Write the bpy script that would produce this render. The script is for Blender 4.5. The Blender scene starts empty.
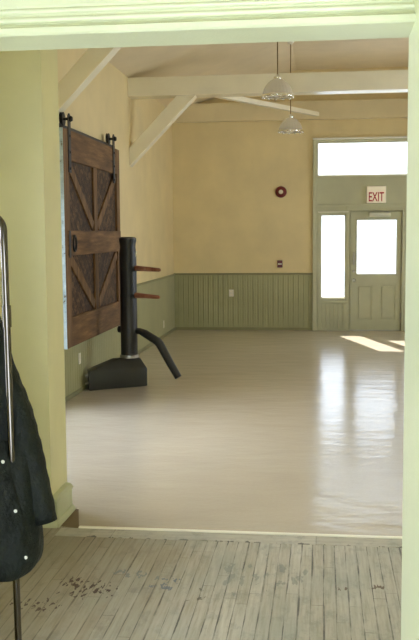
import bpy, bmesh, math, random
from mathutils import Vector, Matrix, Euler
random.seed(7)
scn = bpy.context.scene
COL = scn.collection
PI = math.pi

# ------------------------------------------------------------------ helpers
def lin(c):
    out = []
    for v in c[:3]:
        v = v / 255.0
        out.append(v / 12.92 if v <= 0.04045 else ((v + 0.055) / 1.055) ** 2.4)
    return (out[0], out[1], out[2], 1.0)

class MB:
    def __init__(self): self.bm = bmesh.new()
    def _merge(self, b, mat=None):
        me = bpy.data.meshes.new('tmp')
        if mat is not None: bmesh.ops.transform(b, matrix=mat, verts=b.verts)
        b.to_mesh(me); b.free(); self.bm.from_mesh(me); bpy.data.meshes.remove(me)
        return self
    def box(self, x0, x1, y0, y1, z0, z1, bev=0.0, mat=None, seg=2):
        b = bmesh.new()
        bmesh.ops.create_cube(b, size=1)
        for v in b.verts:
            v.co = Vector((x0 + (v.co.x + .5) * (x1 - x0), y0 + (v.co.y + .5) * (y1 - y0), z0 + (v.co.z + .5) * (z1 - z0)))
        if bev > 0:
            bmesh.ops.bevel(b, geom=list(b.edges), offset=bev, segments=seg, profile=.5, affect='EDGES')
        return self._merge(b, mat)
    def bar(self, p0, p1, w, d, bev=0.0, up=(0, 0, 1)):
        """square bar between two points: w across, d along the 'up' side"""
        p0 = Vector(p0); p1 = Vector(p1); a = (p1 - p0); L = a.length; a.normalize()
        u = Vector(up); s = a.cross(u).normalized(); u = s.cross(a).normalized()
        m = Matrix(((a.x, s.x, u.x, p0.x), (a.y, s.y, u.y, p0.y), (a.z, s.z, u.z, p0.z), (0, 0, 0, 1)))
        return self.box(0, L, -w / 2, w / 2, -d / 2, d / 2, bev, m)
    def prism(self, pts, axis, a0, a1, bev=0.0):
        """extrude a 2-D outline along axis 'x','y' or 'z'"""
        def P(p, t):
            return {'x': (t, p[0], p[1]), 'y': (p[0], t, p[1]), 'z': (p[0], p[1], t)}[axis]
        b = bmesh.new()
        lo = [b.verts.new(P(p, a0)) for p in pts]; hi = [b.verts.new(P(p, a1)) for p in pts]
        n = len(pts)
        b.faces.new(lo); b.faces.new(hi)
        for i in range(n): b.faces.new((lo[i], lo[(i + 1) % n], hi[(i + 1) % n], hi[i]))
        bmesh.ops.recalc_face_normals(b, faces=b.faces)
        if bev > 0: bmesh.ops.bevel(b, geom=list(b.edges), offset=bev, segments=2, profile=.5, affect='EDGES')
        return self._merge(b)
    def tube(self, pts, r, seg=16, caps=True):
        """swept round tube; r a number or one radius per point"""
        pts = [Vector(p) for p in pts]
        rs = r if isinstance(r, (list, tuple)) else [r] * len(pts)
        b = bmesh.new(); rings = []
        t0 = (pts[1] - pts[0]).normalized()
        ref = Vector((0, 0, 1)) if abs(t0.z) < .9 else Vector((0, 1, 0))
        n = (ref - t0 * ref.dot(t0)).normalized()
        for i, p in enumerate(pts):
            if i == 0: t = (pts[1] - pts[0])
            elif i == len(pts) - 1: t = pts[-1] - pts[-2]
            else: t = (pts[i + 1] - pts[i]).normalized() + (pts[i] - pts[i - 1]).normalized()
            t.normalize(); n = (n - t * n.dot(t)).normalized(); s = t.cross(n)
            rings.append([b.verts.new(p + (n * math.cos(2 * PI * k / seg) + s * math.sin(2 * PI * k / seg)) * rs[i]) for k in range(seg)])
        for A, B in zip(rings, rings[1:]):
            for k in range(seg): b.faces.new((A[k], A[(k + 1) % seg], B[(k + 1) % seg], B[k]))
        if caps: b.faces.new(rings[0][::-1]); b.faces.new(rings[-1])
        bmesh.ops.recalc_face_normals(b, faces=b.faces)
        return self._merge(b)
    def lathe(self, prof, seg=32, mat=None, rib=0.0, nrib=0):
        b = bmesh.new(); rings = []
        for r, z in prof:
            ring = []
            for k in range(seg):
                a = 2 * PI * k / seg
                rr = max(r, 1e-4) * (1 + (rib * math.cos(nrib * a) if r > .04 else 0))
                ring.append(b.verts.new((rr * math.cos(a), rr * math.sin(a), z)))
            rings.append(ring)
        for A, B in zip(rings, rings[1:]):
            for k in range(seg): b.faces.new((A[k], A[(k + 1) % seg], B[(k + 1) % seg], B[k]))
        bmesh.ops.remove_doubles(b, verts=b.verts, dist=2e-4)
        bmesh.ops.recalc_face_normals(b, faces=b.faces)
        return self._merge(b, mat)
    def sphere(self, c, r, sc=(1, 1, 1), u=16, v=10):
        b = bmesh.new(); bmesh.ops.create_uvsphere(b, u_segments=u, v_segments=v, radius=r)
        return self._merge(b, Matrix.Translation(c) @ Matrix.Diagonal((sc[0], sc[1], sc[2], 1)))
    def raw(self, vs, fs):
        b = bmesh.new(); V = [b.verts.new(v) for v in vs]
        for f in fs: b.faces.new([V[i] for i in f])
        bmesh.ops.recalc_face_normals(b, faces=b.faces)
        return self._merge(b)
    def wall(self, axis, a0, a1, z0, z1, t0, t1, holes=()):
        """upright wall along axis 'x' or 'y' with rectangular holes (a0,a1,z0,z1)"""
        A = sorted({a0, a1, *[h[0] for h in holes], *[h[1] for h in holes]})
        Z = sorted({z0, z1, *[h[2] for h in holes], *[h[3] for h in holes]})
        A = [a for a in A if a0 <= a <= a1]; Z = [z for z in Z if z0 <= z <= z1]
        for i in range(len(A) - 1):
            for j in range(len(Z) - 1):
                ca, cz = (A[i] + A[i + 1]) / 2, (Z[j] + Z[j + 1]) / 2
                if any(h[0] < ca < h[1] and h[2] < cz < h[3] for h in holes): continue
                if axis == 'x': self.box(A[i], A[i + 1], t0, t1, Z[j], Z[j + 1])
                else: self.box(t0, t1, A[i], A[i + 1], Z[j], Z[j + 1])
        return self
    def build(self, name, mat, parent=None, smooth=None, kind=None, label=None):
        me = bpy.data.meshes.new(name)
        if parent is not None:
            off = world_loc(parent)
            bmesh.ops.translate(self.bm, verts=self.bm.verts, vec=-off)
        self.bm.to_mesh(me); self.bm.free()
        me.materials.append(mat)
        o = bpy.data.objects.new(name, me); COL.objects.link(o)
        if parent is not None: o.parent = parent
        if smooth is not None:
            for p in me.polygons: p.use_smooth = True
            try: me.set_sharp_from_angle(angle=math.radians(smooth))
            except Exception: pass
        if kind: o['kind'] = kind
        if label: o['label'] = label
        return o

def world_loc(o):
    v = Vector(o.location)
    while o.parent: o = o.parent; v = v + Vector(o.location)
    return v
def thing(name, loc, label, cat, group=None):
    o = bpy.data.objects.new(name, None); COL.objects.link(o); o.location = loc
    o.empty_display_size = .1
    o['label'] = label; o['category'] = cat
    if group: o['group'] = group
    return o
def copy_tree(o, parent=None):
    c = o.copy(); COL.objects.link(c)
    if parent is not None: c.parent = parent
    for ch in list(o.children): copy_tree(ch, c)
    return c

# ------------------------------------------------------------------ materials
def new_mat(name):
    m = bpy.data.materials.new(name); m.use_nodes = True
    nt = m.node_tree; b = nt.nodes['Principled BSDF']
    return m, nt, b
def coords(nt, scale=(1, 1, 1)):
    tc = nt.nodes.new('ShaderNodeTexCoord'); mp = nt.nodes.new('ShaderNodeMapping')
    mp.inputs['Scale'].default_value = scale
    nt.links.new(tc.outputs['Object'], mp.inputs['Vector'])
    return mp.outputs['Vector']
def noise(nt, vec, scale, detail=4, rough=.55):
    n = nt.nodes.new('ShaderNodeTexNoise'); n.inputs['Scale'].default_value = scale
    n.inputs['Detail'].default_value = detail; n.inputs['Roughness'].default_value = rough
    nt.links.new(vec, n.inputs['Vector']); return n.outputs['Fac']
def ramp(nt, fac, stops):
    r = nt.nodes.new('ShaderNodeValToRGB'); e = r.color_ramp.elements
    while len(e) < len(stops): e.new(.5)
    for i, (p, c) in enumerate(stops):
        e[i].position = p; e[i].color = lin(c) if max(c) > 1.0 else (c[0], c[1], c[2], 1)
    nt.links.new(fac, r.inputs['Fac']); return r.outputs['Color']
def mathn(nt, op, a, b=None, c=None):
    n = nt.nodes.new('ShaderNodeMath'); n.operation = op
    for i, v in enumerate((a, b, c)):
        if v is None: continue
        if isinstance(v, (int, float)): n.inputs[i].default_value = v
        else: nt.links.new(v, n.inputs[i])
    return n.outputs[0]
def mixc(nt, fac, a, b, mode='MIX'):
    n = nt.nodes.new('ShaderNodeMix'); n.data_type = 'RGBA'; n.blend_type = mode
    for s, v in ((n.inputs[0], fac), (n.inputs[6], a), (n.inputs[7], b)):
        if isinstance(v, (int, float)): s.default_value = v
        elif isinstance(v, tuple): s.default_value = lin(v) if max(v) > 1 else (v[0], v[1], v[2], 1)
        else: nt.links.new(v, s)
    return n.outputs[2]
def bump(nt, b, h, strength=.2, dist=.01):
    n = nt.nodes.new('ShaderNodeBump'); n.inputs['Strength'].default_value = strength
    n.inputs['Distance'].default_value = dist
    nt.links.new(h, n.inputs['Height']); nt.links.new(n.outputs['Normal'], b.inputs['Normal'])

def paint(name, c, rough=.45, var=.05, bscale=60, bstr=.08, spec=.5, dirt=None):
    m, nt, b = new_mat(name); v = coords(nt)
    lo = tuple(max(2, x * (1 - var)) for x in c); hi = tuple(min(255, x * (1 + var)) for x in c)
    col = ramp(nt, noise(nt, v, 1.7, 5), [(.3, lo), (.7, hi)])
    if dirt:
        f = ramp(nt, noise(nt, v, 22, 6, .7), [(.66, (0, 0, 0)), (.74, (.8, .8, .8))])
        col = mixc(nt, f, col, dirt)
    nt.links.new(col, b.inputs['Base Color'])
    b.inputs['Roughness'].default_value = rough
    b.inputs['Specular IOR Level'].default_value = spec
    bump(nt, b, noise(nt, v, bscale, 3), bstr, .004)
    return m
def metal(name, c, rough=.25):
    m, nt, b = new_mat(name); v = coords(nt)
    b.inputs['Metallic'].default_value = 1
    nt.links.new(ramp(nt, noise(nt, v, 30, 3), [(.3, tuple(x * .93 for x in c)), (.7, c)]), b.inputs['Base Color'])
    b.inputs['Roughness'].default_value = rough
    return m

M = {}
M['wall'] = paint('cream_yellow_wall_paint', (227, 210, 162), .5, .03, 90, .06)
M['stub'] = paint('olive_cream_wall_paint', (226, 220, 172), .55, .03, 90, .06)
M['ceiling'] = paint('ceiling_paint', (228, 215, 186), .6, .03, 80, .05)
M['beam'] = paint('cream_gloss_beam_paint', (240, 234, 210), .26, .03, 40, .03)
M['plate'] = paint('tan_plate_paint', (222, 208, 168), .4, .03, 40, .03)
M['olive'] = paint('sage_green_woodwork_paint', (168, 167, 126), .38, .04, 50, .05)
M['olive_dark'] = paint('sage_green_cap_paint', (140, 139, 102), .4, .04, 50, .05)
M['closer'] = paint('pale_grey_enamel', (222, 224, 208), .3, .03)
M['unit'] = paint('flare_lightened_sage_paint', (192, 194, 164), .36, .04, 50, .05)  # sage paint lightened to stand in for window flare around the entrance
M['jamb'] = paint('pale_green_gloss_paint', (220, 224, 190), .35, .035, 130, .22, .5, (232, 238, 214))
M['base'] = paint('grey_green_baseboard_paint', (186, 188, 148), .4, .05, 60, .1)
M['white'] = paint('white_plastic', (236, 234, 222), .35, .02)
M['red'] = paint('dark_red_enamel', (100, 20, 20), .3, .05)
M['exitred'] = paint('exit_red', (176, 24, 34), .4, .03)
M['cream'] = paint('cream_sign_housing', (246, 240, 222), .4, .03)
M['chrome'] = metal('chrome_tube', (104, 98, 92), .1)
M['steel'] = metal('brushed_steel', (190, 190, 184), .32)
M['iron'] = paint('black_iron', (26, 24, 22), .5, .2, 80, .2)
M['rubber'] = paint('black_rubber', (22, 22, 22), .6, .1)
M['black'] = paint('black_painted_wood', (33, 34, 34), .42, .12, 70, .12)
M['blackbase'] = paint('charcoal_metal', (50, 52, 49), .42, .12, 70, .12)
M['snap'] = paint('white_snap', (235, 235, 230), .3, .02)

m_, nt_, b_ = new_mat('backlit_sign_face')
b_.inputs['Base Color'].default_value = lin((238, 230, 208)); b_.inputs['Emission Color'].default_value = lin((255, 240, 214)); b_.inputs['Emission Strength'].default_value = .16
M['lit'] = m_
M['bright'] = metal('polished_chrome', (235, 235, 232), .06)

def fabric_mat():
    m, nt, b = new_mat('black_green_nylon'); v = coords(nt)
    nt.links.new(ramp(nt, noise(nt, v, 9, 6, .65), [(.3, (12, 16, 12)), (.7, (25, 32, 24))]), b.inputs['Base Color'])
    b.inputs['Roughness'].default_value = .55
    b.inputs['Specular IOR Level'].default_value = .3
    bump(nt, b, noise(nt, coords(nt, (1, 1, .7)), 16, 6, .6), .9, .03)
    return m
M['fabric'] = fabric_mat()

def old_wood(name, c0, c1, c2, along='z', rough=.7):
    m, nt, b = new_mat(name)
    sc = {'z': (11, 11, 1.1), 'y': (11, 1.1, 11)}[along]
    g = noise(nt, coords(nt, sc), 1.6, 8, .65)
    g2 = noise(nt, coords(nt), 2.6, 4)
    col = ramp(nt, g, [(.28, c0), (.5, c1), (.74, c2)])
    col = mixc(nt, mathn(nt, 'MULTIPLY', g2, .5), col, tuple(x * .55 for x in c0))
    nt.links.new(col, b.inputs['Base Color'])
    b.inputs['Roughness'].default_value = rough
    bump(nt, b, g, .5, .01)
    return m
M['wood_v'] = old_wood('weathered_brown_boards', (74, 50, 28), (124, 90, 52), (168, 130, 84), 'z')
M['wood_h'] = old_wood('weathered_brown_rails', (72, 48, 26), (122, 88, 50), (164, 126, 80), 'y')
M['arm'] = old_wood('reddish_oiled_hardwood', (120, 62, 42), (176, 116, 88), (206, 156, 128), 'z', .35)

def chevron_mat():
    m, nt, b = new_mat('dark_board_infill')
    tc = nt.nodes.new('ShaderNodeTexCoord'); sp = nt.nodes.new('ShaderNodeSeparateXYZ')
    nt.links.new(tc.outputs['Object'], sp.inputs[0])
    y, z = sp.outputs['Y'], sp.outputs['Z']
    ay = mathn(nt, 'ABSOLUTE', mathn(nt, 'SUBTRACT', y, 1.23))
    d = mathn(nt, 'ADD', mathn(nt, 'MULTIPLY', ay, -.9), z)     # boards laid in a chevron
    s = mathn(nt, 'MULTIPLY', d, 7.0)
    fr = mathn(nt, 'FRACT', s); idx = mathn(nt, 'FLOOR', s)
    wn = nt.nodes.new('ShaderNodeTexWhiteNoise'); wn.noise_dimensions = '1D'; nt.links.new(idx, wn.inputs['W'])
    g = noise(nt, coords(nt, (10, 3, 5)), 3, 6, .7)
    col = ramp(nt, g, [(.32, (34, 22, 14)), (.5, (78, 54, 33)), (.7, (128, 98, 66))])
    col = mixc(nt, mathn(nt, 'MULTIPLY', wn.outputs['Value'], .45), col, (40, 30, 24))
    gap = mathn(nt, 'LESS_THAN', fr, .09)
    col = mixc(nt, gap, col, (18, 13, 10))
    nt.links.new(col, b.inputs['Base Color']); b.inputs['Roughness'].default_value = .75
    bump(nt, b, mathn(nt, 'SUBTRACT', g, gap), .6, .012)
    return m
M['infill'] = chevron_mat()

def edge_mat():
    m, nt, b = new_mat('chipped_pale_blue_edge_paint')
    f = noise(nt, coords(nt, (1, 1, 1)), 14, 6, .7)
    col = ramp(nt, f, [(.34, (120, 112, 100)), (.40, (176, 200, 214)), (.7, (212, 230, 240))])
    nt.links.new(col, b.inputs['Base Color']); b.inputs['Roughness'].default_value = .5
    bump(nt, b, f, .4, .006)
    return m
M['edge'] = edge_mat()

def hall_floor():
    m, nt, b = new_mat('polished_beige_sheet_floor'); v = coords(nt)
    big = noise(nt, v, .7, 4); fine = noise(nt, v, 45, 2, .5); mid = noise(nt, coords(nt, (1, 1.6, 1)), 2.4, 5, .55)
    col = ramp(nt, big, [(.25, (192, 181, 165)), (.75, (203, 192, 176))])
    col = mixc(nt, mathn(nt, 'MULTIPLY', fine, .28), col, (168, 152, 134))
    col = mixc(nt, mathn(nt, 'MULTIPLY', mid, .30), col, (214, 205, 188))
    nt.links.new(col, b.inputs['Base Color'])
    b.inputs['Roughness'].default_value = .17
    b.inputs['Specular IOR Level'].default_value = .7
    h = mathn(nt, 'ADD', mathn(nt, 'MULTIPLY', noise(nt, coords(nt, (1, 2.0, 1)), 2.4, 3), 1.0), mathn(nt, 'MULTIPLY', mid, .25))
    bump(nt, b, h, .3, .02)
    return m
M['hall_floor'] = hall_floor()

def plank_floor(name, width, across='x'):
    m, nt, b = new_mat(name)
    tc = nt.nodes.new('ShaderNodeTexCoord'); sp = nt.nodes.new('ShaderNodeSeparateXYZ')
    nt.links.new(tc.outputs['Object'], sp.inputs[0])
    a, l = (sp.outputs['X'], sp.outputs['Y']) if across == 'x' else (sp.outputs['Y'], sp.outputs['X'])
    s = mathn(nt, 'DIVIDE', mathn(nt, 'ADD', a, 20), width)
    fr = mathn(nt, 'FRACT', s); idx = mathn(nt, 'FLOOR', s)
    wn = nt.nodes.new('ShaderNodeTexWhiteNoise'); wn.noise_dimensions = '1D'; nt.links.new(idx, wn.inputs['W'])
    off = mathn(nt, 'MULTIPLY', wn.outputs['Value'], 3.7)
    ls = mathn(nt, 'DIVIDE', mathn(nt, 'ADD', l, off), 1.15)
    lfr = mathn(nt, 'FRACT', ls); lidx = mathn(nt, 'FLOOR', ls)
    w2 = nt.nodes.new('ShaderNodeTexWhiteNoise'); w2.noise_dimensions = '2D'
    cb = nt.nodes.new('ShaderNodeCombineXYZ'); nt.links.new(idx, cb.inputs[0]); nt.links.new(lidx, cb.inputs[1])
    nt.links.new(cb.outputs[0], w2.inputs['Vector'])
    sc = (26, 1.4, 1) if across == 'x' else (1.4, 26, 1)
    g = noise(nt, coords(nt, sc), 2.2, 7, .65)
    wear = noise(nt, coords(nt, (1, .6, 1)), 3.0, 6, .62)
    col = ramp(nt, g, [(.28, (158, 151, 134)), (.5, (190, 183, 167)), (.75, (208, 203, 190))])
    col = mixc(nt, mathn(nt, 'MULTIPLY', w2.outputs['Value'], .32), col, (148, 134, 108))
    col = mixc(nt, ramp(nt, wear, [(.42, (0, 0, 0)), (.68, (.55, .55, .55))]), col, (152, 154, 142))   # greyed, worn finish
    # uneven dark gaps between the strips
    gn = noise(nt, coords(nt, (9, 1.2, 1)), 1.7, 4)
    gw = nt.nodes.new('ShaderNodeMapRange'); nt.links.new(gn, gw.inputs[0])
    gw.inputs[1].default_value = .35; gw.inputs[2].default_value = .65; gw.inputs[3].default_value = .02; gw.inputs[4].default_value = .17
    gap = mathn(nt, 'LESS_THAN', fr, gw.outputs[0])
    gap2 = mathn(nt, 'LESS_THAN', lfr, .003)
    gp = mathn(nt, 'MAXIMUM', gap, gap2)
    gfade = ramp(nt, noise(nt, coords(nt, (5, 2.2, 1)), 2.1, 4, .6), [(.36, (.18, .18, .18)), (.6, (.85, .85, .85))])
    col = mixc(nt, mathn(nt, 'MULTIPLY', gp, gfade), col, (70, 68, 62))
    grime = noise(nt, coords(nt, (1, .5, 1)), 11, 7, .72)
    col = mixc(nt, ramp(nt, grime, [(.52, (0, 0, 0)), (.66, (.4, .4, .4))]), col, (112, 114, 106))
    col = mixc(nt, ramp(nt, grime, [(.30, (.4, .4, .4)), (.42, (0, 0, 0))]), col, (196, 190, 176))
    if across == 'x':       # jacket shadow plus darker, browner wood, painted in towards the left
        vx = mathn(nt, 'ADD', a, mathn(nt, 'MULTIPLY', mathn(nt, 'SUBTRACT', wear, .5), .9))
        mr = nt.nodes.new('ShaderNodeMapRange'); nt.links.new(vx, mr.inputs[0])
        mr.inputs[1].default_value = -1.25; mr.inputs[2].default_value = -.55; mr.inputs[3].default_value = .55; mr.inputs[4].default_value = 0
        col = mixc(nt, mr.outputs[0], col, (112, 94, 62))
    # paint flecks and spill stains with a shape of their own
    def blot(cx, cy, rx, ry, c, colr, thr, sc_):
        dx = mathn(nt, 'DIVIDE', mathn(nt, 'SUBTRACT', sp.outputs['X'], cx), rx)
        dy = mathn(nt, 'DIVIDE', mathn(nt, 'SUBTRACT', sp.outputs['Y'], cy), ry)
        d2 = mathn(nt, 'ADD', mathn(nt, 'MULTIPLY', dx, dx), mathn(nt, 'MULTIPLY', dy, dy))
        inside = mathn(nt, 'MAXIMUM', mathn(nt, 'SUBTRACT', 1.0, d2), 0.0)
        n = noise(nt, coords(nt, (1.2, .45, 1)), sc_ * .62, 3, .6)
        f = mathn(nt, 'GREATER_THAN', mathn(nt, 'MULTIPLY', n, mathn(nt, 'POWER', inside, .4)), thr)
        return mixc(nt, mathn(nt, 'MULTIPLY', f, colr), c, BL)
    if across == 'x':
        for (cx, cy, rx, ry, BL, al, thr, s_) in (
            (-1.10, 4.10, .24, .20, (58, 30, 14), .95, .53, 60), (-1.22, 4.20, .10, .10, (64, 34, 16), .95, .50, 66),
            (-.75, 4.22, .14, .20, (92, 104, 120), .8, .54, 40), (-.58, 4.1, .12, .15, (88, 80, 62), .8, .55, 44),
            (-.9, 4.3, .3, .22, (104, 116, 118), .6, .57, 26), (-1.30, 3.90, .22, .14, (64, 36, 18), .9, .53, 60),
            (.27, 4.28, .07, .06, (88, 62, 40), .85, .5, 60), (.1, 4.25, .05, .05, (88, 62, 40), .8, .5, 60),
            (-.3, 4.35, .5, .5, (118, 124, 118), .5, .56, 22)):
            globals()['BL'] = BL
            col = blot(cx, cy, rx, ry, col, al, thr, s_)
    nt.links.new(col, b.inputs['Base Color'])
    b.inputs['Roughness'].default_value = .5
    b.inputs['Specular IOR Level'].default_value = .4
    bump(nt, b, mathn(nt, 'SUBTRACT', mathn(nt, 'MULTIPLY', g, .3), gp), .4, .006)
    return m
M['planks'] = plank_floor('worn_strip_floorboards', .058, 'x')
M['border'] = plank_floor('worn_border_board', .4, 'y')
M['wedge'] = paint('brown_floor_wedge', (112, 94, 68), .7, .1)

def window_glass(name, tint):
    m, nt, b = new_mat(name); nt.nodes.remove(b)
    out = nt.nodes['Material Output']
    t = nt.nodes.new('ShaderNodeBsdfTransparent'); t.inputs[0].default_value = (tint, tint, tint, 1)
    g = nt.nodes.new('ShaderNodeBsdfGlossy'); g.inputs['Roughness'].default_value = .03
    fr = nt.nodes.new('ShaderNodeFresnel'); fr.inputs[0].default_value = 1.3
    mx = nt.nodes.new('ShaderNodeMixShader')
    nt.links.new(fr.outputs[0], mx.inputs[0]); nt.links.new(t.outputs[0], mx.inputs[1]); nt.links.new(g.outputs[0], mx.inputs[2])
    nt.links.new(mx.outputs[0], out.inputs[0])
    return m
M['glass'] = window_glass('window_glass', .97)
M['tint'] = window_glass('dimming_entrance_glass', .50)  # tint added to dim the outdoor brightness through the entrance panes

def shade_mat():
    m, nt, b = new_mat('prismatic_lamp_glass')
    nt.nodes.remove(b); out = nt.nodes['Material Output']
    t = nt.nodes.new('ShaderNodeBsdfTransparent'); t.inputs[0].default_value = (.88, .87, .82, 1)
    g = nt.nodes.new('ShaderNodeBsdfGlossy'); g.inputs['Roughness'].default_value = .22; g.inputs[0].default_value = (.95, .95, .92, 1)
    d = nt.nodes.new('ShaderNodeBsdfDiffuse'); d.inputs[0].default_value = lin((232, 228, 216))
    tr = nt.nodes.new('ShaderNodeBsdfTranslucent'); tr.inputs[0].default_value = lin((240, 236, 226))
    m1 = nt.nodes.new('ShaderNodeMixShader'); m1.inputs[0].default_value = .45
    nt.links.new(d.outputs[0], m1.inputs[1]); nt.links.new(tr.outputs[0], m1.inputs[2])
    m2 = nt.nodes.new('ShaderNodeMixShader'); m2.inputs[0].default_value = .4
    nt.links.new(m1.outputs[0], m2.inputs[1]); nt.links.new(t.outputs[0], m2.inputs[2])
    m3 = nt.nodes.new('ShaderNodeMixShader'); m3.inputs[0].default_value = .26
    nt.links.new(m2.outputs[0], m3.inputs[1]); nt.links.new(g.outputs[0], m3.inputs[2])
    v = coords(nt); n = noise(nt, v, 40, 2)
    bp = nt.nodes.new('ShaderNodeBump'); bp.inputs['Strength'].default_value = .3; bp.inputs['Distance'].default_value = .01
    nt.links.new(n, bp.inputs['Height'])
    nt.links.new(bp.outputs[0], g.inputs['Normal'])
    nt.links.new(m3.outputs[0], out.inputs[0])
    return m
M['shade'] = shade_mat()

# ------------------------------------------------------------------ dimensions
XL, XR, YB = -2.615, 4.43, 15.87       # hall: left wall, right wall, far wall
ZS, ZT = 3.81, 4.47                    # ceiling springing and flat top
YW0, YW1, XJ = 5.03, 5.36, -1.570      # thick wall between the lobby and the hall, its left reveal
S = 'structure'

# ------------------------------------------------------------------ hall shell
T_TR = (-.098, 1.922, 2.667, 3.251)    # transom opening
T_SL = (-.025, .396, .566, 2.005)      # left sidelight
T_SR = (1.428, 1.849, .566, 2.005)     # right sidelight
T_DR = (.47, 1.354, 0.0, 2.07)         # door opening
MB().wall('x', XL - .25, XR + .25, 0, 4.8, YB, YB + .2, [T_TR, T_SL, T_SR, T_DR]).build('wall_back', M['wall'], kind=S)
LWIN = [(5.7, 8.55, .10, 2.1)]
MB().wall('y', YW0, YB + .2, 0, 4.1, XL - .25, XL, LWIN).build('wall_left', M['wall'], kind=S)
RWIN = [(9.6, 11.2, 1.0, 2.9), (12.5, 13.6, 1.0, 2.9)]
MB().wall('y', YW0, YB + .2, 0, 4.1, XR, XR + .25, RWIN).build('wall_right', M['wall'], kind=S)
MB().wall('x', XL, XR, 0, 4.8, YW0, YW1, [(XJ, 1.7, 0, 3.0)]).build('wall_front', M['stub'], kind=S)
cp = [(XL - .25, ZS - .075), (XL, ZS), (-.45, ZT), (2.27, ZT), (XR, ZS), (XR + .25, ZS - .075), (XR + .25, 5.0), (XL - .25, 5.0)]
MB().prism(cp, 'y', YW0, YB + .2).build('ceiling', M['ceiling'], kind=S)

# hall floor, cut back beside the left reveal, with a dark brown wood wedge in the cut
pts = [(-1.40, 5.0), (1.7, 5.0), (1.7, YW1), (XR, YW1), (XR, YB), (XL, YB), (XL, YW1), (-1.50, YW1), (-1.495, 5.34)]
MB().prism(pts, 'z', -.12, 0.0).build('floor', M['hall_floor'], kind=S)
MB().prism([(XJ, 5.03), (-1.40, 5.0), (-1.495, 5.34), (-1.50, YW1), (XJ, YW1)], 'z', -.12, -.004).build('trim_1', M['wedge'], kind=S)
MB().box(-1.40, 1.7, 4.985, 5.012, -.01, .009, .004).build('trim_2', M['cream'], kind=S)

# wainscot: beaded boards with a cap and a base strip
def bead_panel(axis, a0, a1, z0, z1, face, sign, pitch=.089):
    """boards with V grooves; face = wall plane, sign = direction into the room"""
    mb = MB(); n = max(1, round((a1 - a0) / pitch)); w = (a1 - a0) / n
    prof = []
    for i in range(n):
        s = a0 + i * w
        prof += [(s, .004), (s + .007, .014), (s + w * .5 - .004, .014), (s + w * .5, .010), (s + w * .5 + .004, .014), (s + w - .007, .014)]
    prof.append((a1, .004))
    poly = [(a0, 0)] + [(p[0], p[1]) for p in prof] + [(a1, 0)]
    if axis == 'x': mb.prism([(p[0], face + sign * p[1]) for p in poly], 'z', z0, z1)
    else: mb.prism([(face + sign * p[1], p[0]) for p in poly], 'z', z0, z1)
    return mb
bead_panel('x', XL, -.145, 0, .975, YB, -1).build('wall_back_wainscot', M['olive'], kind=S)
MB().box(XL, -.145, YB - .034, YB, .972, 1.004, .008).build('trim_3', M['olive_dark'], kind=S)
MB().box(XL + .02, -.145, YB - .03, YB - .012, 0, .045, .006).build('baseboard_back', M['olive_dark'], kind=S)
bead_panel('y', 8.65, YB - .014, 0, .965, XL, 1).build('wall_left_wainscot', M['olive'], kind=S)
MB().box(XL, XL + .034, 8.65, YB - .034, .962, .994, .008).build('trim_4', M['olive_dark'], kind=S)
MB().box(XL + .012, XL + .03, 8.65, YB - .03, 0, .045, .006).build('baseboard_left', M['olive_dark'], kind=S)

# right-hand windows of the hall (unseen, assumed and added as fill light)
def plain_window(name, axis, r, t0, t1, nv=2, nh=2, mat='beam'):
    a0, a1, z0, z1 = r; mb = MB(); f = .06
    tm = (t0 + t1) / 2
    def bx(A0, A1, Z0, Z1, d=.05):
        if axis == 'y': mb.box(tm - d, tm + d, A0, A1, Z0, Z1, .006)
        else: mb.box(A0, A1, tm - d, tm + d, Z0, Z1, .006)
    bx(a0, a0 + f, z0, z1); bx(a1 - f, a1, z0, z1); bx(a0 + f, a1 - f, z0, z0 + f); bx(a0 + f, a1 - f, z1 - f, z1)
    for i in range(1, nv): a = a0 + (a1 - a0) * i / nv; bx(a - .015, a + .015, z0 + f, z1 - f, .02)
    for i in range(1, nh): z = z0 + (z1 - z0) * i / nh; bx(a0 + f, a1 - f, z - .015, z + .015, .02)
    w = mb.build(name, M[mat], kind=S)
    g = MB()
    if axis == 'y': g.box(tm - .003, tm + .003, a0 + f, a1 - f, z0 + f, z1 - f)
    else: g.box(a0 + f, a1 - f, tm - .003, tm + .003, z0 + f, z1 - f)
    g.build('pane', M['glass'], w)
    return w
for i, r in enumerate(RWIN): plain_window('window_%d' % (5 + i), 'y', r, XR, XR + .25)
plain_window('window_7', 'y', LWIN[0], XL - .25, XL)

# ------------------------------------------------------------------ entrance wall: panelled frame with transom, sidelights and door
yf = YB
fr = MB()
fr.wall('x', -.145, 1.97, 0, 3.30, yf - .03, yf, [T_TR, T_SL, T_SR, T_DR])
fr.box(-.165, -.095, yf - .055, yf - .028, 0, 3.30, .006)                     # left casing
fr.box(1.92, 1.99, yf - .055, yf - .028, 0, 3.30, .006)
fr.box(-.098, 1.922, yf - .05, yf - .028, 2.625, 2.667, .006)                # sill strip under the transom
fr.box(-.095, 1.92, yf - .045, yf - .028, 2.145, 2.185, .006)                # strip under the sign panel
for x0, x1 in ((.396, .43), (1.394, 1.428)): fr.box(x0 + .01, x1 + .02, yf - .048, yf - .028, 0, 2.145, .006)
for r in (T_SL, T_SR):                                                       # raised frames of the sidelights
    a0, a1, z0, z1 = r
    fr.box(a0 - .05, a0, yf - .046, yf - .028, z0 - .08, z1 + .05, .006); fr.box(a1, a1 + .05, yf - .046, yf - .028, z0 - .08, z1 + .05, .006)
    fr.box(a0, a1, yf - .046, yf - .028, z1, z1 + .05, .006); fr.box(a0 - .06, a1 + .06, yf - .065, yf - .028, z0 - .085, z0 - .05, .006)
    fr.box(a0, a1, yf - .046, yf - .028, z0 - .05, z0, .006)
fr.box(.44, .47, yf - .05, yf - .028, 0, 2.10, .006); fr.box(1.354, 1.384, yf - .05, yf - .028, 0, 2.10, .006)
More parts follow.
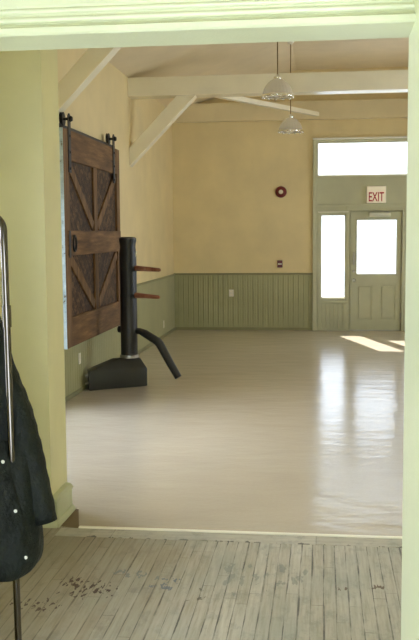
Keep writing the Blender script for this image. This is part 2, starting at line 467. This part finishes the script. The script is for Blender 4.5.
fr.box(.47, 1.354, yf - .05, yf - .028, 2.07, 2.10, .006)
fr.build('trim_5', M['unit'], kind=S)
MB().box(-.17, 1.995, yf - .075, yf - .028, 3.285, 3.315, .006).box(-.075, .446, yf - .06, yf - .028, 2.045, 2.065, .004).build('trim_6', M['white'], kind=S)  # transom head trim whitened for the light it catches; white sidelight head
for r in (T_SL, T_SR):
    a0, a1, z0, z1 = r
    bead_panel('x', a0 - .05, a1 + .02, 0.03, z0 - .10, yf - .03, -1, .075).build('trim_7', M['unit'], kind=S)

def window_in(name, r, f=.03):
    a0, a1, z0, z1 = r; mb = MB(); y0, y1 = yf + .03, yf + .09
    mb.box(a0, a0 + f, y0, y1, z0, z1, .004).box(a1 - f, a1, y0, y1, z0, z1, .004)
    mb.box(a0 + f, a1 - f, y0, y1, z0, z0 + f, .004).box(a0 + f, a1 - f, y0, y1, z1 - f, z1, .004)
    w = mb.build(name, M['unit'], kind=S)
    MB().box(a0 + f, a1 - f, yf + .057, yf + .063, z0 + f, z1 - f).build('pane', M['tint'], w)
    MB().box(a0 - .0, a1 + .0, yf - .025, yf + .03, z0 - .004, z0 + .006, .002).build('window_sill', M['beam'], w)
    return w
window_in('window_1', T_TR, .022); window_in('window_2', T_SL, .014); window_in('window_3', T_SR, .014)

# the door leaf
DX0, DX1 = .488, 1.336
dy0, dy1 = yf + .0, yf + .045
G = (.591, 1.262, .982, 1.913)
PANELS = [(.60, .865, .19, .80), (.995, 1.26, .19, .80)]
door = MB().wall('x', DX0, DX1, .012, 2.045, dy0, dy1, [G] + PANELS).build('door_1', M['unit'], kind=S)
for a0, a1, z0, z1 in PANELS:
    mb = MB(); mb.box(a0, a1, dy0 + .024, dy1 - .006, z0, z1)
    mb.prism([(a0 + .032, z0 + .032), (a1 - .032, z0 + .032), (a1 - .032, z1 - .032), (a0 + .032, z1 - .032)], 'y', dy0 + .006, dy0 + .026, .005)
    mb.build('panel', M['unit'], door)
mb = MB()
for a0, a1, z0, z1 in ((G[0] - .022, G[0] + .004, G[2] - .022, G[3] + .022), (G[1] - .004, G[1] + .022, G[2] - .022, G[3] + .022)):
    mb.box(a0, a1, dy0 - .012, dy0 + .012, z0, z1, .004)
mb.box(G[0], G[1], dy0 - .012, dy0 + .012, G[2] - .022, G[2] + .004, .004).box(G[0], G[1], dy0 - .012, dy0 + .012, G[3] - .004, G[3] + .022, .004)
mb.build('glazing_bead', M['unit'], door)
MB().box(G[0], G[1], dy0 + .02, dy0 + .026, G[2], G[3]).build('pane', M['tint'], door)
hx = .545
h = MB().lathe([(0.0, 0), (.026, 0), (.026, .012), (.012, .016), (.012, .04), (.028, .05), (.03, .066), (.02, .08), (0, .082)], 20,
    Matrix.Translation((hx, dy0, .88)) @ Matrix.Rotation(PI / 2, 4, 'X')).build('door_knob', M['steel'], door, 40)
MB().lathe([(0, 0), (.028, 0), (.028, .012), (.016, .016), (0, .02)], 20, Matrix.Translation((hx, dy0, 1.03)) @ Matrix.Rotation(PI / 2, 4, 'X')).build('deadbolt', M['steel'], door, 40)
MB().box(hx - .018, hx + .018, dy0 - .03, dy0, 1.14, 1.36, .008).build('pull_handle', M['steel'], door, 40)
MB().box(.80, 1.16, dy0 - .058, dy0, 1.965, 2.035, .01).build('door_closer', M['closer'], door, 40)
MB().tube([(1.12, dy0 - .03, 2.036), (1.12, dy0 - .03, 2.05), (1.02, dy0 - .19, 2.052), (.86, dy0 - .05, 2.085)], .008, 8).build('closer_arm', M['steel'], door, 40)
for z in (.25, 1.05, 1.85): MB().tube([(1.345, dy0 - .004, z - .05), (1.345, dy0 - .004, z + .05)], .009, 10).build('hinge', M['steel'], door, 40)
MB().box(.44, .515, yf + .047, yf + .11, 0, 2.10, .003).box(1.31, 1.384, yf + .047, yf + .11, 0, 2.10, .003).box(.515, 1.31, yf + .047, yf + .11, 2.02, 2.10, .003).build('trim_13', M['unit'], kind=S)
MB().box(.47, 1.354, yf - .02, yf + .12, 0, .014, .004).build('trim_8', M['steel'], kind=S)

# ------------------------------------------------------------------ roof trusses
def truss(y0, y1, label, z0=3.55, z1=3.80, dx=0.0, dz=0.0):
    t = thing('roof_truss', ((XL + XR) / 2, (y0 + y1) / 2, z0), label, 'beam', 'roof trusses')
    MB().box(XL - .02, XR + .02, y0, y1, z0, z1, .008).build('tie_beam', M['beam'], t)
    ym = (y0 + y1) / 2
    for s, ox in ((1, XL), (-1, XR)):
        p = [(-.02, 2.85 + dz), (.665 + dx, z0 + .01), (.925 + dx, z0 + .01), (-.02, 2.60 + dz)]
        MB().prism([(ox + s * a, z) for a, z in p], 'y', ym - .09, ym + .09, .006).build('knee_brace', M['beam'], t)
    return t
truss(8.70, 8.98, 'cream roof truss nearest the doorway, its diagonal brace meeting the wall above the barn door', 3.60, 3.85, -.19, .24)
truss(12.22, 12.50, 'cream roof beam across the hall behind the nearer lamp, knee brace at its left end')
pb = MB().box(XL, XR, YB - .16, YB, 3.62, 3.93, .008).build('eave_beam', M['plate'])
pb['label'] = 'tan horizontal beam lying along the top of the far yellow wall'; pb['category'] = 'beam'
db = MB().bar((-1.50, 12.51, 3.60), (-.10, 15.705, 3.70), .09, .07, .006).build('diagonal_brace', M['beam'])
db['label'] = 'thin pale diagonal strut running from the middle roof beam to the far beam'; db['category'] = 'beam'

# ------------------------------------------------------------------ pendant lamps
def lamp(x, y, zb, ztop, label):
    t = thing('pendant_lamp', (x, y, ztop), label, 'lamp', 'pendant lamps hanging from the ceiling')
    R = .172
    T = Matrix.Translation((x, y, zb))
    prof = [(R, 0), (R * .985, .035), (R * .92, .07), (R * .80, .11), (R * .64, .145), (R * .46, .172), (R * .30, .188), (.036, .193)]
    MB().lathe(prof, 72, T, .014, 24).build('lamp_shade', M['shade'], t, 60)
    rim = MB().lathe([(R * .97, -.018), (R * 1.06, -.016), (R * 1.09, -.004), (R * 1.06, .012), (R * .99, .012), (R * .97, -.018)], 64, T)
    for k in range(12):
        a = 2 * PI * k / 12 + .2
        rim.sphere((x + R * 1.02 * math.cos(a), y + R * 1.02 * math.sin(a), zb - .016), .014, (1.5, 1.5, 1), 10, 6)
    rim.build('rim', M['bright'], t, 50)
    MB().lathe([(0, .18), (.036, .18), (.044, .193), (.044, .212), (.028, .226), (.016, .24), (0, .242)], 24, T).build('socket_cap', M['bright'], t, 40)
    MB().sphere((x, y, zb + .10), .045, (1, 1, 1.3), 16, 12).tube([(x, y, zb + .13), (x, y, zb + .185)], .02, 12).build('bulb', M['white'], t, 60)
    MB().tube([(x, y, zb + .235), (x, y, ztop)], .007, 8).build('cord', M['cord'], t, 60)
    MB().lathe([(0, ztop), (.055, ztop), (.05, ztop - .02), (.02, ztop - .045), (0, ztop - .047)], 24, Matrix.Translation((x, y, 0))).build('ceiling_canopy', M['white'], t, 40)
M['cord'] = paint('brass_brown_cord', (120, 98, 52), .5, .05)
lamp(-.52, 10.65, 3.275, ZT - .0, 'nearer, larger of two glass dome pendant lamps, hanging in front of the roof beam')
lamp(-.468, 13.5, 3.185, ZT, 'farther, smaller of two glass dome pendant lamps, hanging beyond the roof beam')

# ------------------------------------------------------------------ sliding barn door
by0, by1, bz0, bz1 = 8.64, 11.10, .572, 2.733
xf = XL + .12                                    # front face
bd = thing('sliding_barn_door', (xf - .04, by0, bz0), 'large weathered brown plank barn door with V braces hung on the left wall', 'barn door'); bd['kind'] = 'thing'
MB().box(xf - .065, xf - .028, by0 + .004, by1, bz0, bz1, .003).build('plank_panel', M['infill'], bd)
st = .20
for a, b_ in ((by0 + .004, by0 + st), (by1 - st * .8, by1)):
    MB().box(xf - .028, xf, a, b_, bz0, bz1, .005).build('stile', M['wood_v'], bd)
zm = 1.60
for z0, z1, a, b_ in ((bz1 - .30, bz1 - .03, by0 + st, by1 - st * .8), (zm - .11, zm + .14, by0 + .09, by1 - .02), (bz0, bz0 + .30, by0 + st, by1 - st * .8)):
    e = .008 if z0 == zm - .11 else 0.0
    MB().box(xf - .0278, xf + e, a, b_, z0, z1, .005).build('rail', M['wood_h'], bd)
MB().box(xf - .05, xf - .005, by0 + .01, by1 - .01, bz1 - .03, bz1 + .004, .004).build('top_board', M['wood_h'], bd)
ym = (by0 + by1) / 2 + .03
for z0, z1 in ((zm + .14, bz1 - .30), (bz0 + .30, zm - .11)):
    MB().box(xf - .0278, xf - .004, ym - .075, ym + .075, z0, z1, .005).build('mullion', M['wood_v'], bd)
    for ya, yb in ((by0 + st + .02, ym - .10), (by1 - st * .8 - .02, ym + .10)):
        MB().bar((xf - .018, ya, z1 - .03), (xf - .018, yb, z0 + .05), .11, .02, .004, up=(1, 0, 0)).build('diagonal_brace', M['wood_v'], bd)
MB().box(xf - .065, xf - .002, by0 - .004, by0 + .004, bz0 - .002, bz1, .0015).build('painted_edge', M['edge'], bd, label='chipped pale blue painted edge')
# latch
lt = MB().box(xf + .008, xf + .014, by0 + .10, by0 + .17, zm - .13, zm + .14, .003).build('latch_plate', M['iron'], bd)
rp = []
for k in range(25):
    a = 2 * PI * k / 24
    rp.append((xf + .028, by0 + .25 + .055 * math.cos(a), zm + .01 + .075 * math.sin(a)))
MB().tube(rp, .011, 10, False).tube([(xf + .006, by0 + .25, zm + .085), (xf + .032, by0 + .25, zm + .085)], .012, 10).build('ring_pull', M['iron'], bd, 60)
def hanger(yc):
    hg = MB().box(xf + .0005, xf + .010, yc - .045, yc + .045, bz1 - .42, bz1 + .135, .003)
    hg.tube([(xf + .0005, yc, bz1 + .125), (xf + .010, yc, bz1 + .125)], .035, 20)
    hg = hg.build('strap_hanger', M['iron'], bd)
    MB().lathe([(0, -.014), (.068, -.014), (.068, -.008), (.0525, -.004), (.0525, .004), (.068, .008), (.068, .014), (0, .014)], 32,
        Matrix.Translation((xf - .062, yc, bz1 + .105)) @ Matrix.Rotation(PI / 2, 4, 'Y')).tube([(xf - .06, yc, bz1 + .105), (xf + .001, yc, bz1 + .105)], .014, 12).build('wheel', M['iron'], hg, 40)
    MB().lathe([(0, 0), (.026, 0), (.03, .012), (.022, .03), (0, .036)], 16, Matrix.Translation((xf + .010, yc, bz1 + .105)) @ Matrix.Rotation(PI / 2, 4, 'Y')).build('axle_nut', M['iron'], hg, 40)
    for dz in (-.38, -.22, -.06):
        MB().sphere((xf + .011, yc, bz1 + dz), .015, (.6, 1, 1), 12, 8).build('bolt', M['iron'], hg, 60)
hanger(8.85); hanger(10.78)
tr = thing('door_track', (XL + .06, 9.9, bz1 + .03), 'black iron rail on the left wall carrying the barn door wheels', 'rail')
MB().box(xf - .068, xf - .056, 8.66, 11.12, bz1 + .012, bz1 + .052, .002).build('track_bar', M['iron'], tr)
for yy in (9.2, 9.85, 10.48, 11.0):
    MB().tube([(XL, yy, bz1 + .032), (xf - .066, yy, bz1 + .032)], .014, 12).build('spacer', M['iron'], tr, 60)

# ------------------------------------------------------------------ wing-chun style training dummy
px, py = -2.157, 9.95
td = thing('training_dummy', (px, py, 0), 'black martial arts training post with two reddish pegs and a bent leg on heavy base', 'training dummy')
A, B, Cc, D = (-2.515, 9.51), (-1.94, 9.89), (-2.11, 10.16), (-2.592, 9.74)
def q(P, k): return (px + (P[0] - px) * k, py + (P[1] - py) * k)
vs = [(*A, 0), (*B, 0), (*Cc, 0), (*D, 0), (*A, .21), (*B, .20), (*Cc, .20), (*D, .21)]
tA, tB, tC, tD = q(A, .30), q(B, .62), q(Cc, .62), q(D, .42)
vs += [(*tA, .315), (*tB, .315), (*tC, .315), (*tD, .315)]
fs = [(3, 2, 1, 0)] + [(i, (i + 1) % 4, 4 + (i + 1) % 4, 4 + i) for i in range(4)] + [(4 + i, 4 + (i + 1) % 4, 8 + (i + 1) % 4, 8 + i) for i in range(4)] + [(8, 9, 10, 11)]
b = bmesh.new(); V = [b.verts.new(v) for v in vs]
for f in fs: b.faces.new([V[i] for i in f])
bmesh.ops.recalc_face_normals(b, faces=b.faces)
bmesh.ops.bevel(b, geom=list(b.edges), offset=.012, segments=2, profile=.5, affect='EDGES')
mb = MB(); mb._merge(b); mb.build('base', M['blackbase'], td, 35)
for z in (.07, .155):
    MB().lathe([(0, 0), (.02, 0), (.024, .012), (.016, .035), (0, .04)], 14, Matrix.Translation((-2.552, 9.625, z)) @ Matrix.Rotation(-PI / 2, 4, 'Y') @ Matrix.Rotation(.6, 4, 'X')).build('bolt', M['steel'], td, 40)
MB().lathe([(.095, .31), (.095, 1.49), (.090, 1.53), (.086, 1.555), (.091, 1.60), (.097, 1.63), (.095, 1.655), (.08, 1.668), (0, 1.67)], 32, Matrix.Translation((px, py, 0))).build('post', M['black'], td, 40)
MB().lathe([(.092, .312), (.106, .312), (.109, .325), (.106, .345), (.095, .35)], 32, Matrix.Translation((px, py, 0))).build('collar', M['steel'], td, 40)
for (z, tip) in ((1.327, (-1.762, 9.80, 1.305)), (1.025, (-1.775, 9.80, 1.005))):
    r0 = Vector((px, py, z)); t1 = Vector(tip); d = (t1 - r0)
    MB().tube([r0 + d * .0, r0 + d * .22, r0 + d * .24, r0 + d * .96, r0 + d * 1.0], [.022, .024, .031, .020, .013], 16).build('arm', M['arm'], td, 50)
MB().tube([(px, py, .615), (-2.03, 9.93, .615), (-1.965, 9.91, .59), (-1.815, 9.87, .505), (-1.79, 9.865, .475), (-1.67, 9.825, .27), (-1.575, 9.80, .115)],
          [.036, .036, .044, .047, .047, .043, .040], 16).build('leg', M['black'], td, 50)
MB().tube([(px, py, .63), (px - .125, py + .03, .63)], [.045, .038], 14).build('tenon', M['black'], td, 50)
MB().box(-.006, .006, -.004, .004, -.035, .035, .002, Matrix.Translation((px + .093, py - .02, 1.475)) @ Matrix.Rotation(.25, 4, 'Y')).build('white_sliver', M['white'], td)  # small white sliver set on the upper post

# ------------------------------------------------------------------ small wall things
def outlet(loc, axis, label, w=.072, h=.115):
    t = thing('wall_outlet', loc, label, 'outlet', 'white wall outlets')
    x, y, z = loc
    if axis == 'x':
        MB().box(x - w / 2, x + w / 2, y - .008, y, z - h / 2, z + h / 2, .004).build('cover_plate', M['white'], t)
        for dz in (-.027, .027): MB().box(x - .02, x + .02, y - .011, y - .006, z + dz - .016, z + dz + .016, .002).build('socket', M['cream'], t)
    else:
        MB().box(x, x + .008, y - w / 2, y + w / 2, z - h / 2, z + h / 2, .004).build('cover_plate', M['white'], t)
        for dz in (-.027, .027): MB().box(x + .006, x + .011, y - .02, y + .02, z + dz - .016, z + dz + .016, .002).build('socket', M['cream'], t)
outlet((-1.587, YB - .013, .652), 'x', 'white outlet plate on the green panelling of the far wall', .085, .125)
outlet((XL + .013, 14.7, .21), 'y', 'small white outlet low on the left wall, right of the training dummy', .075, .125)
outlet((XL + .013, 9.45, .365), 'y', 'white outlet plate on the left wall under the barn door', .085, .12)

rot = Matrix.Rotation(PI / 2, 4, 'X')
bl = thing('fire_alarm_bell', (-.715, YB, 2.408), 'round dark red fire alarm bell high on the far yellow wall', 'alarm bell')
MB().lathe([(.05, 0), (.095, .0), (.10, .012), (.097, .03), (.08, .05), (.05, .058), (.04, .06)], 32, Matrix.Translation((-.715, YB + .006, 2.408)) @ rot).build('gong', M['red'], bl, 50)
MB().lathe([(0, .055), (.032, .055), (.034, .064), (.024, .072), (0, .074)], 24, Matrix.Translation((-.715, YB, 2.408)) @ rot).build('hub', M['cream'], bl, 50, label='cream centre disc')
ps = thing('fire_pull_station', (-.733, YB, 1.165), 'small dark red fire alarm pull box above the panelling of the far wall', 'fire alarm')
MB().box(-.778, -.688, YB - .045, YB + .006, 1.10, 1.225, .008).build('housing', M['red'], ps)
MB().box(-.766, -.700, YB - .06, YB - .043, 1.152, 1.172, .004).build('pull_handle', M['white'], ps)

es = thing('exit_sign', (.91, YB - .03, 2.19), 'cream exit sign with red letters above the entrance door', 'sign')
ex0, ex1, ez0, ez1, ey = .745, 1.075, 2.195, 2.485, YB - .03
MB().box(ex0, ex1, ey - .07, ey, ez0, ez1, .008).build('housing', M['cream'], es)
MB().box(ex0 + .012, ex1 - .012, ey - .073, ey - .068, ez0 + .012, ez1 - .012, .002).build('face_plate', M['lit'], es)
cu = bpy.data.curves.new('t', 'FONT'); cu.body = 'EXIT'; cu.extrude = .002; cu.offset = .012
to = bpy.data.objects.new('t', cu); COL.objects.link(to)
bpy.context.view_layer.update()
me = bpy.data.meshes.new_from_object(to.evaluated_get(bpy.context.evaluated_depsgraph_get()))
bpy.data.objects.remove(to)
xs = [v.co.x for v in me.vertices]; ys_ = [v.co.y for v in me.vertices]
W, H = .255, .155
x0, x1, y0_, y1_ = min(xs), max(xs), min(ys_), max(ys_)
zs = [v.co.z for v in me.vertices]
for v in me.vertices:
    X = (v.co.x - x0) / (x1 - x0) * W - W / 2; Z = (v.co.y - y0_) / (y1_ - y0_) * H
    v.co = Vector((X, -.077 - (.001 if v.co.z > 0 else -.003), Z + .035))
me.materials.append(M['exitred'])
lo = bpy.data.objects.new('exit_letters', me); COL.objects.link(lo); lo.parent = es

# ------------------------------------------------------------------ lobby and the doorway we look through
VXL, VXR, VZ = -2.3, 1.95, 3.2
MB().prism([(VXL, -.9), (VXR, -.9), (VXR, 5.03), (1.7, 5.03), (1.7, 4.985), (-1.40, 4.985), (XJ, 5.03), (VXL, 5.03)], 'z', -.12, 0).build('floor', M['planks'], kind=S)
MB().box(XJ + .07, 1.69, 4.845, 4.983, -.01, .003, .002).build('trim_9', M['border'], kind=S)
VW = (2.5, 4.35, .85, 2.4); NW = (-.25, .4, .35, 1.75)  # unseen windows, added to light the planks, stub wall and jamb
MB().wall('y', -.9, YW0, 0, VZ, VXL - .2, VXL, [VW, NW]).build('wall_left_lobby', M['stub'], kind=S)
MB().wall('y', -.9, YW0, 0, VZ, VXR, VXR + .2).build('wall_right_lobby', M['stub'], kind=S)
plain_window('window_8', 'y', VW, VXL - .2, VXL); plain_window('window_10', 'y', NW, VXL - .2, VXL)
MB().box(VXL - .2, VXR + .2, -1.1, YW0, VZ, VZ + .15).build('ceiling_lobby', M['ceiling'], kind=S)
BW = (-1.8, 1.1, .1, 1.8)  # window added behind the camera to light the header and near room
MB().wall('x', VXL - .2, VXR + .2, 0, VZ, -1.1, -.9, [BW]).build('wall_behind', M['stub'], kind=S)
plain_window('window_9', 'x', BW, -1.1, -.9, 3, 2)
# partition with the cased opening
HZ = 2.149
JX, JL = .196, -1.02
MB().wall('x', VXL, VXR, 0, VZ, 2.06, 2.17, [(JL - .04, JX + .04, 0, HZ + .3)]).build('wall_partition', M['stub'], kind=S)
MB().box(JX, JX + .16, 1.50, 2.19, 0, VZ - .001, .008).build('trim_10', M['jamb'], kind=S)
MB().box(JL - .16, JL, 1.50, 2.19, 0, VZ - .001, .008).build('trim_11', M['jamb'], kind=S)
def bead(zc, r, y):   # half round seen from the near room
    return [(y - r * 1.0 * math.cos(a), zc + r * math.sin(a)) for a in [(-PI / 2) + PI * k / 6 for k in range(7)]]
prof = [(2.192, HZ), (2.035, HZ), (2.030, HZ + .004), (2.030, HZ + .016), (2.034, HZ + .019), (2.058, HZ + .021), (2.060, HZ + .031)]
prof += bead(HZ + .039, .007, 2.058)
prof += [(2.062, HZ + .047), (2.062, HZ + .052)] + bead(HZ + .059, .006, 2.060)
prof += [(2.062, HZ + .067), (2.058, HZ + .072), (2.058, HZ + .33), (2.192, HZ + .33)]
MB().prism(prof, 'x', JL, JX).build('trim_12', M['jamb'], kind=S)

# baseboard round the end of the thick wall
bp = MB()
bpr = [(0, 0), (.056, 0), (.056, .014), (.046, .028), (.036, .032), (.036, .135), (.044, .142), (.044, .150), (.026, .168), (.0, .172)]
bp.prism([(XJ + a, z) for a, z in bpr], 'y', YW0 - .044, YW1 - .02)
bp.prism([(YW0 - a, z) for a, z in bpr], 'x', VXL, XJ + .044)
bp.build('baseboard_front', M['base'], kind=S)

# ------------------------------------------------------------------ garment rack and jacket
rx, ry = -1.000, 2.80
gr = thing('garment_rack', (rx - .42, ry, 0), 'chrome tube garment rack standing at the left edge inside the doorway', 'clothes rack')
RZ = 1.765; r_ = .0115
rt_ = rx - .010
pts = [(rx + .002, ry, .07), (rt_, ry, RZ - .05)]
for k in range(1, 9):
    a = PI / 2 * k / 8
    pts.append((rt_ - .05 + .05 * math.cos(a), ry, RZ - .05 + .05 * math.sin(a)))
pts.append((rx - .45, ry, RZ))
MB().tube(pts, r_, 20).build('upright', M['chrome'], gr, 60)
MB().tube([(2 * (rx - .43) - p[0], p[1], p[2]) for p in pts], r_, 20).build('upright', M['chrome'], gr, 60)
MB().tube([(rx - .0074, ry, 1.405), (rx - .0078, ry, 1.475)], .0145, 20).build('joint_sleeve', M['chrome'], gr, 60)
MB().tube([(rx, ry, .20), (rx - .86, ry, .20)], .010, 14).build('crossbar', M['chrome'], gr, 60)
for fx in (rx, rx - .86):
    MB().tube([(fx, ry - .24, .075), (fx, ry + .24, .075)], .0125, 14).build('foot_bar', M['chrome'], gr, 60)
    for s in (-1, 1):
        MB().lathe([(0, -.012), (.026, -.012), (.03, -.006), (.03, .006), (.026, .012), (0, .012)], 20, Matrix.Translation((fx, ry + s * .22, .03)) @ Matrix.Rotation(PI / 2, 4, 'Y')).tube([(fx, ry + s * .22, .03), (fx, ry + s * .22, .075)], .008, 8).build('caster', M['rubber'], gr, 40)

jx = -1.13
jk = thing('jacket', (jx, ry + .05, .6), 'dark green black nylon jacket with white snaps hanging on the chrome rack', 'jacket')
SH = lambda z: -.030 * min(1, max(0, (z - .95) / .22)) - .016 * min(1, max(0, (z - 1.22) / .1))
LV = [(z_, x_ + SH(z_), *q_) for z_, x_, *q_ in [  # z, centre x, centre y, half width, half depth
    (1.565, -1.135, 2.862, .055, .035), (1.52, -1.137, 2.872, .078, .042), (1.46, -1.137, 2.880, .104, .046), (1.40, -1.136, 2.884, .126, .052), (1.335, -1.134, 2.884, .142, .056), (1.26, -1.132, 2.884, .150, .062), (1.19, -1.128, 2.882, .152, .064),
    (1.12, -1.12, 2.880, .155, .070), (1.04, -1.125, 2.874, .168, .078), (.98, -1.128, 2.858, .176, .092), (.92, -1.13, 2.846, .182, .102),
    (.84, -1.13, 2.842, .190, .108), (.76, -1.13, 2.842, .196, .112), (.70, -1.13, 2.842, .203, .114), (.645, -1.13, 2.842, .205, .114),
    (.61, -1.13, 2.842, .198, .112), (.585, -1.13, 2.842, .178, .106)]]
NS = 64
def jpt(i, k):
    z, cx, cy, hw, hd = LV[i]
    a = 2 * PI * k / NS
    fold = 1 + .035 * math.sin(5 * a + z * 9) * min(1, max(0, 1.5 - z) * 2.2) + .025 * math.sin(11 * a - z * 14)
    ca, sa = math.cos(a), math.sin(a)
    e = .8
    x = cx + hw * math.copysign(abs(ca) ** e, ca) * (1 + (fold - 1) * .3)
    y = cy + hd * math.copysign(abs(sa) ** e, sa) * fold
    zz = z + .012 * math.sin(3 * a + 1) * (1 if i < len(LV) - 2 else .5)
    if i >= len(LV) - 3: zz -= .018 * (1 - abs(ca))     # hem dips at the front
    return (x, y, zz)
vs = [jpt(i, k) for i in range(len(LV)) for k in range(NS)]
fs = [(i * NS + k, i * NS + (k + 1) % NS, (i + 1) * NS + (k + 1) % NS, (i + 1) * NS + k) for i in range(len(LV) - 1) for k in range(NS)]
body = MB().raw(vs, fs).build('body', M['fabric'], jk, 180)
md = body.modifiers.new('t', 'SOLIDIFY'); md.thickness = .006; md.offset = -1
md = body.modifiers.new('s', 'SUBSURF'); md.levels = 1; md.render_levels = 1
def sleeve(path, rad):
    pts = [Vector((p[0] + .8 * SH(p[2]), p[1], p[2])) for p in path]; n = 40; out = []; rr = []
    for i in range(n + 1):                            # smooth interpolation with creases
        t = i / n * (len(pts) - 1); k = min(int(t), len(pts) - 2); f = t - k
        p = pts[k].lerp(pts[k + 1], f); r = rad[k] * (1 - f) + rad[k + 1] * f
        rr.append(r * (1 + .028 * math.sin(i * 1.9) + .02 * math.sin(i * .7))); out.append(p)
    o = MB().tube(out, rr, 20, True).build('sleeve', M['fabric'], jk, 180)
    return o
sleeve([(-1.10, 2.874, 1.44), (-1.062, 2.876, 1.35), (-1.034, 2.876, 1.27), (-1.006, 2.876, 1.17), (-.984, 2.872, 1.07), (-.968, 2.866, .98), (-.944, 2.86, .87), (-.918, 2.856, .745)], [.030, .040, .047, .052, .053, .049, .046, .043])
sleeve([(-1.18, 2.89, 1.44), (-1.23, 2.90, 1.30), (-1.28, 2.905, 1.1), (-1.31, 2.90, .95), (-1.33, 2.895, .77)], [.03, .045, .053, .05, .044])
cl = []
for k in range(17):
    a = 2 * PI * k / 16 * .8 + PI * .7 + PI / 2
    cl.append((-1.165 + .058 * math.cos(a), 2.864 + .040 * math.sin(a), 1.565))
MB().tube(cl, .018, 10).build('collar', M['fabric'], jk, 180)
MB().tube([(-1.165, 2.895, 1.57), (-1.165, 2.86, 1.66), (-1.165, 2.818, 1.75), (-1.165, 2.806, 1.779), (-1.165, 2.794, 1.779), (-1.165, 2.786, 1.765), (-1.165, 2.80, 1.68), (-1.165, 2.85, 1.57)], .004, 8).build('hanging_loop', M['fabric'], jk, 60)
def front_y(x, z):
    for i in range(len(LV) - 1):
        if LV[i][0] >= z >= LV[i + 1][0]:
            f = (LV[i][0] - z) / (LV[i][0] - LV[i + 1][0])
            q_ = [LV[i][j] * (1 - f) + LV[i + 1][j] * f for j in range(5)]
            u = min(1, abs((x - q_[1]) / q_[3])); u = u ** (1 / .8)
            return q_[2] - q_[4] * (max(0, 1 - u * u) ** .5) ** .8
    return 2.75
pl = [(-1.040, 1.03), (-1.022, .964), (-.980, .80), (-.957, .66), (-.957, .63)]
vs, fs = [], []
for i in range(25):
    t = i / 24 * (len(pl) - 1); k = min(int(t), len(pl) - 2); f = t - k
    x = pl[k][0] * (1 - f) + pl[k + 1][0] * f; z = pl[k][1] * (1 - f) + pl[k + 1][1] * f
    for dx, dy in ((-.02, .004), (-.018, -.006), (.012, -.006), (.016, .004)): vs.append((x + dx, front_y(x + dx, z) + dy, z))
for i in range(24):
    for k in range(3): fs.append((i * 4 + k, i * 4 + k + 1, (i + 1) * 4 + k + 1, (i + 1) * 4 + k))
MB().raw(vs, fs).build('placket', M['fabric'], jk, 60)
for x, z in ((-1.022, .970), (-.980, .812), (-.953, .655)):
    MB().sphere((x, front_y(x, z) - .010, z), .006, (1, .6, 1), 14, 10).build('snap', M['snap'], jk, 60, label='white metal snap')

# ------------------------------------------------------------------ light: bright sky outside, sun behind the entrance
w = bpy.data.worlds.new('World'); scn.world = w; w.use_nodes = True
bg = w.node_tree.nodes['Background']; bg.inputs[0].default_value = (.86, .97, 1.10, 1); bg.inputs[1].default_value = 10.0
sl = bpy.data.lights.new('sun', 'SUN'); sl.energy = 70; sl.angle = math.radians(.6); sl.color = (1, .95, .86)
so = bpy.data.objects.new('sun', sl); COL.objects.link(so)
so.rotation_euler = Vector((.285, -1, -.67)).to_track_quat('-Z', 'Y').to_euler()
so.location = (0, 22, 8)
def portal(name, c, size, d):
    l = bpy.data.lights.new(name, 'AREA'); l.shape = 'RECTANGLE'; l.size, l.size_y = size
    l.cycles.is_portal = True
    o = bpy.data.objects.new(name, l); COL.objects.link(o); o.location = c
    o.rotation_euler = Vector(d).to_track_quat('-Z', 'Z').to_euler()
for r in (T_TR, T_SL, T_SR, G):
    portal('daylight', ((r[0] + r[1]) / 2, YB + .12, (r[2] + r[3]) / 2), (r[1] - r[0], r[3] - r[2]), (0, -1, 0))
for r in LWIN: portal('daylight', (XL - .2, (r[0] + r[1]) / 2, (r[2] + r[3]) / 2), (r[1] - r[0], r[3] - r[2]), (1, 0, 0))
for r in RWIN: portal('daylight', (XR + .2, (r[0] + r[1]) / 2, (r[2] + r[3]) / 2), (r[1] - r[0], r[3] - r[2]), (-1, 0, 0))
for r in (VW, NW): portal('daylight', (VXL - .18, (r[0] + r[1]) / 2, (r[2] + r[3]) / 2), (r[1] - r[0], r[3] - r[2]), (1, 0, 0))
portal('daylight', ((BW[0] + BW[1]) / 2, -1.06, (BW[2] + BW[3]) / 2), (BW[1] - BW[0], BW[3] - BW[2]), (0, 1, 0))

# ------------------------------------------------------------------ camera
f_px, yaw, pitch, roll = 904.88, .124239, .0952598, -.00754492
fw = Vector((-math.sin(yaw) * math.cos(pitch), math.cos(yaw) * math.cos(pitch), -math.sin(pitch)))
rt = Vector((math.cos(yaw), math.sin(yaw), 0)); up = rt.cross(fw)
R_ = rt * math.cos(roll) + up * math.sin(roll); U_ = -rt * math.sin(roll) + up * math.cos(roll)
cam = bpy.data.cameras.new('Camera'); co = bpy.data.objects.new('Camera', cam); COL.objects.link(co)
m3 = Matrix((R_, U_, -fw)).transposed()
co.matrix_world = Matrix.Translation((0, 0, 1.70)) @ m3.to_4x4()
cam.sensor_fit = 'VERTICAL'; cam.sensor_height = 24.0; cam.lens = f_px * 24.0 / 640.0
cam.clip_start = .05; cam.clip_end = 200
scn.camera = co

vs_ = scn.view_settings
vs_.view_transform = 'Standard'; vs_.look = 'None'; vs_.gamma = 1; vs_.use_curve_mapping = False
vs_.exposure = 0.15
cy = scn.cycles
cy.use_denoising = True; cy.max_bounces = 10; cy.diffuse_bounces = 6; cy.glossy_bounces = 4; cy.transparent_max_bounces = 12
cy.sample_clamp_indirect = 6
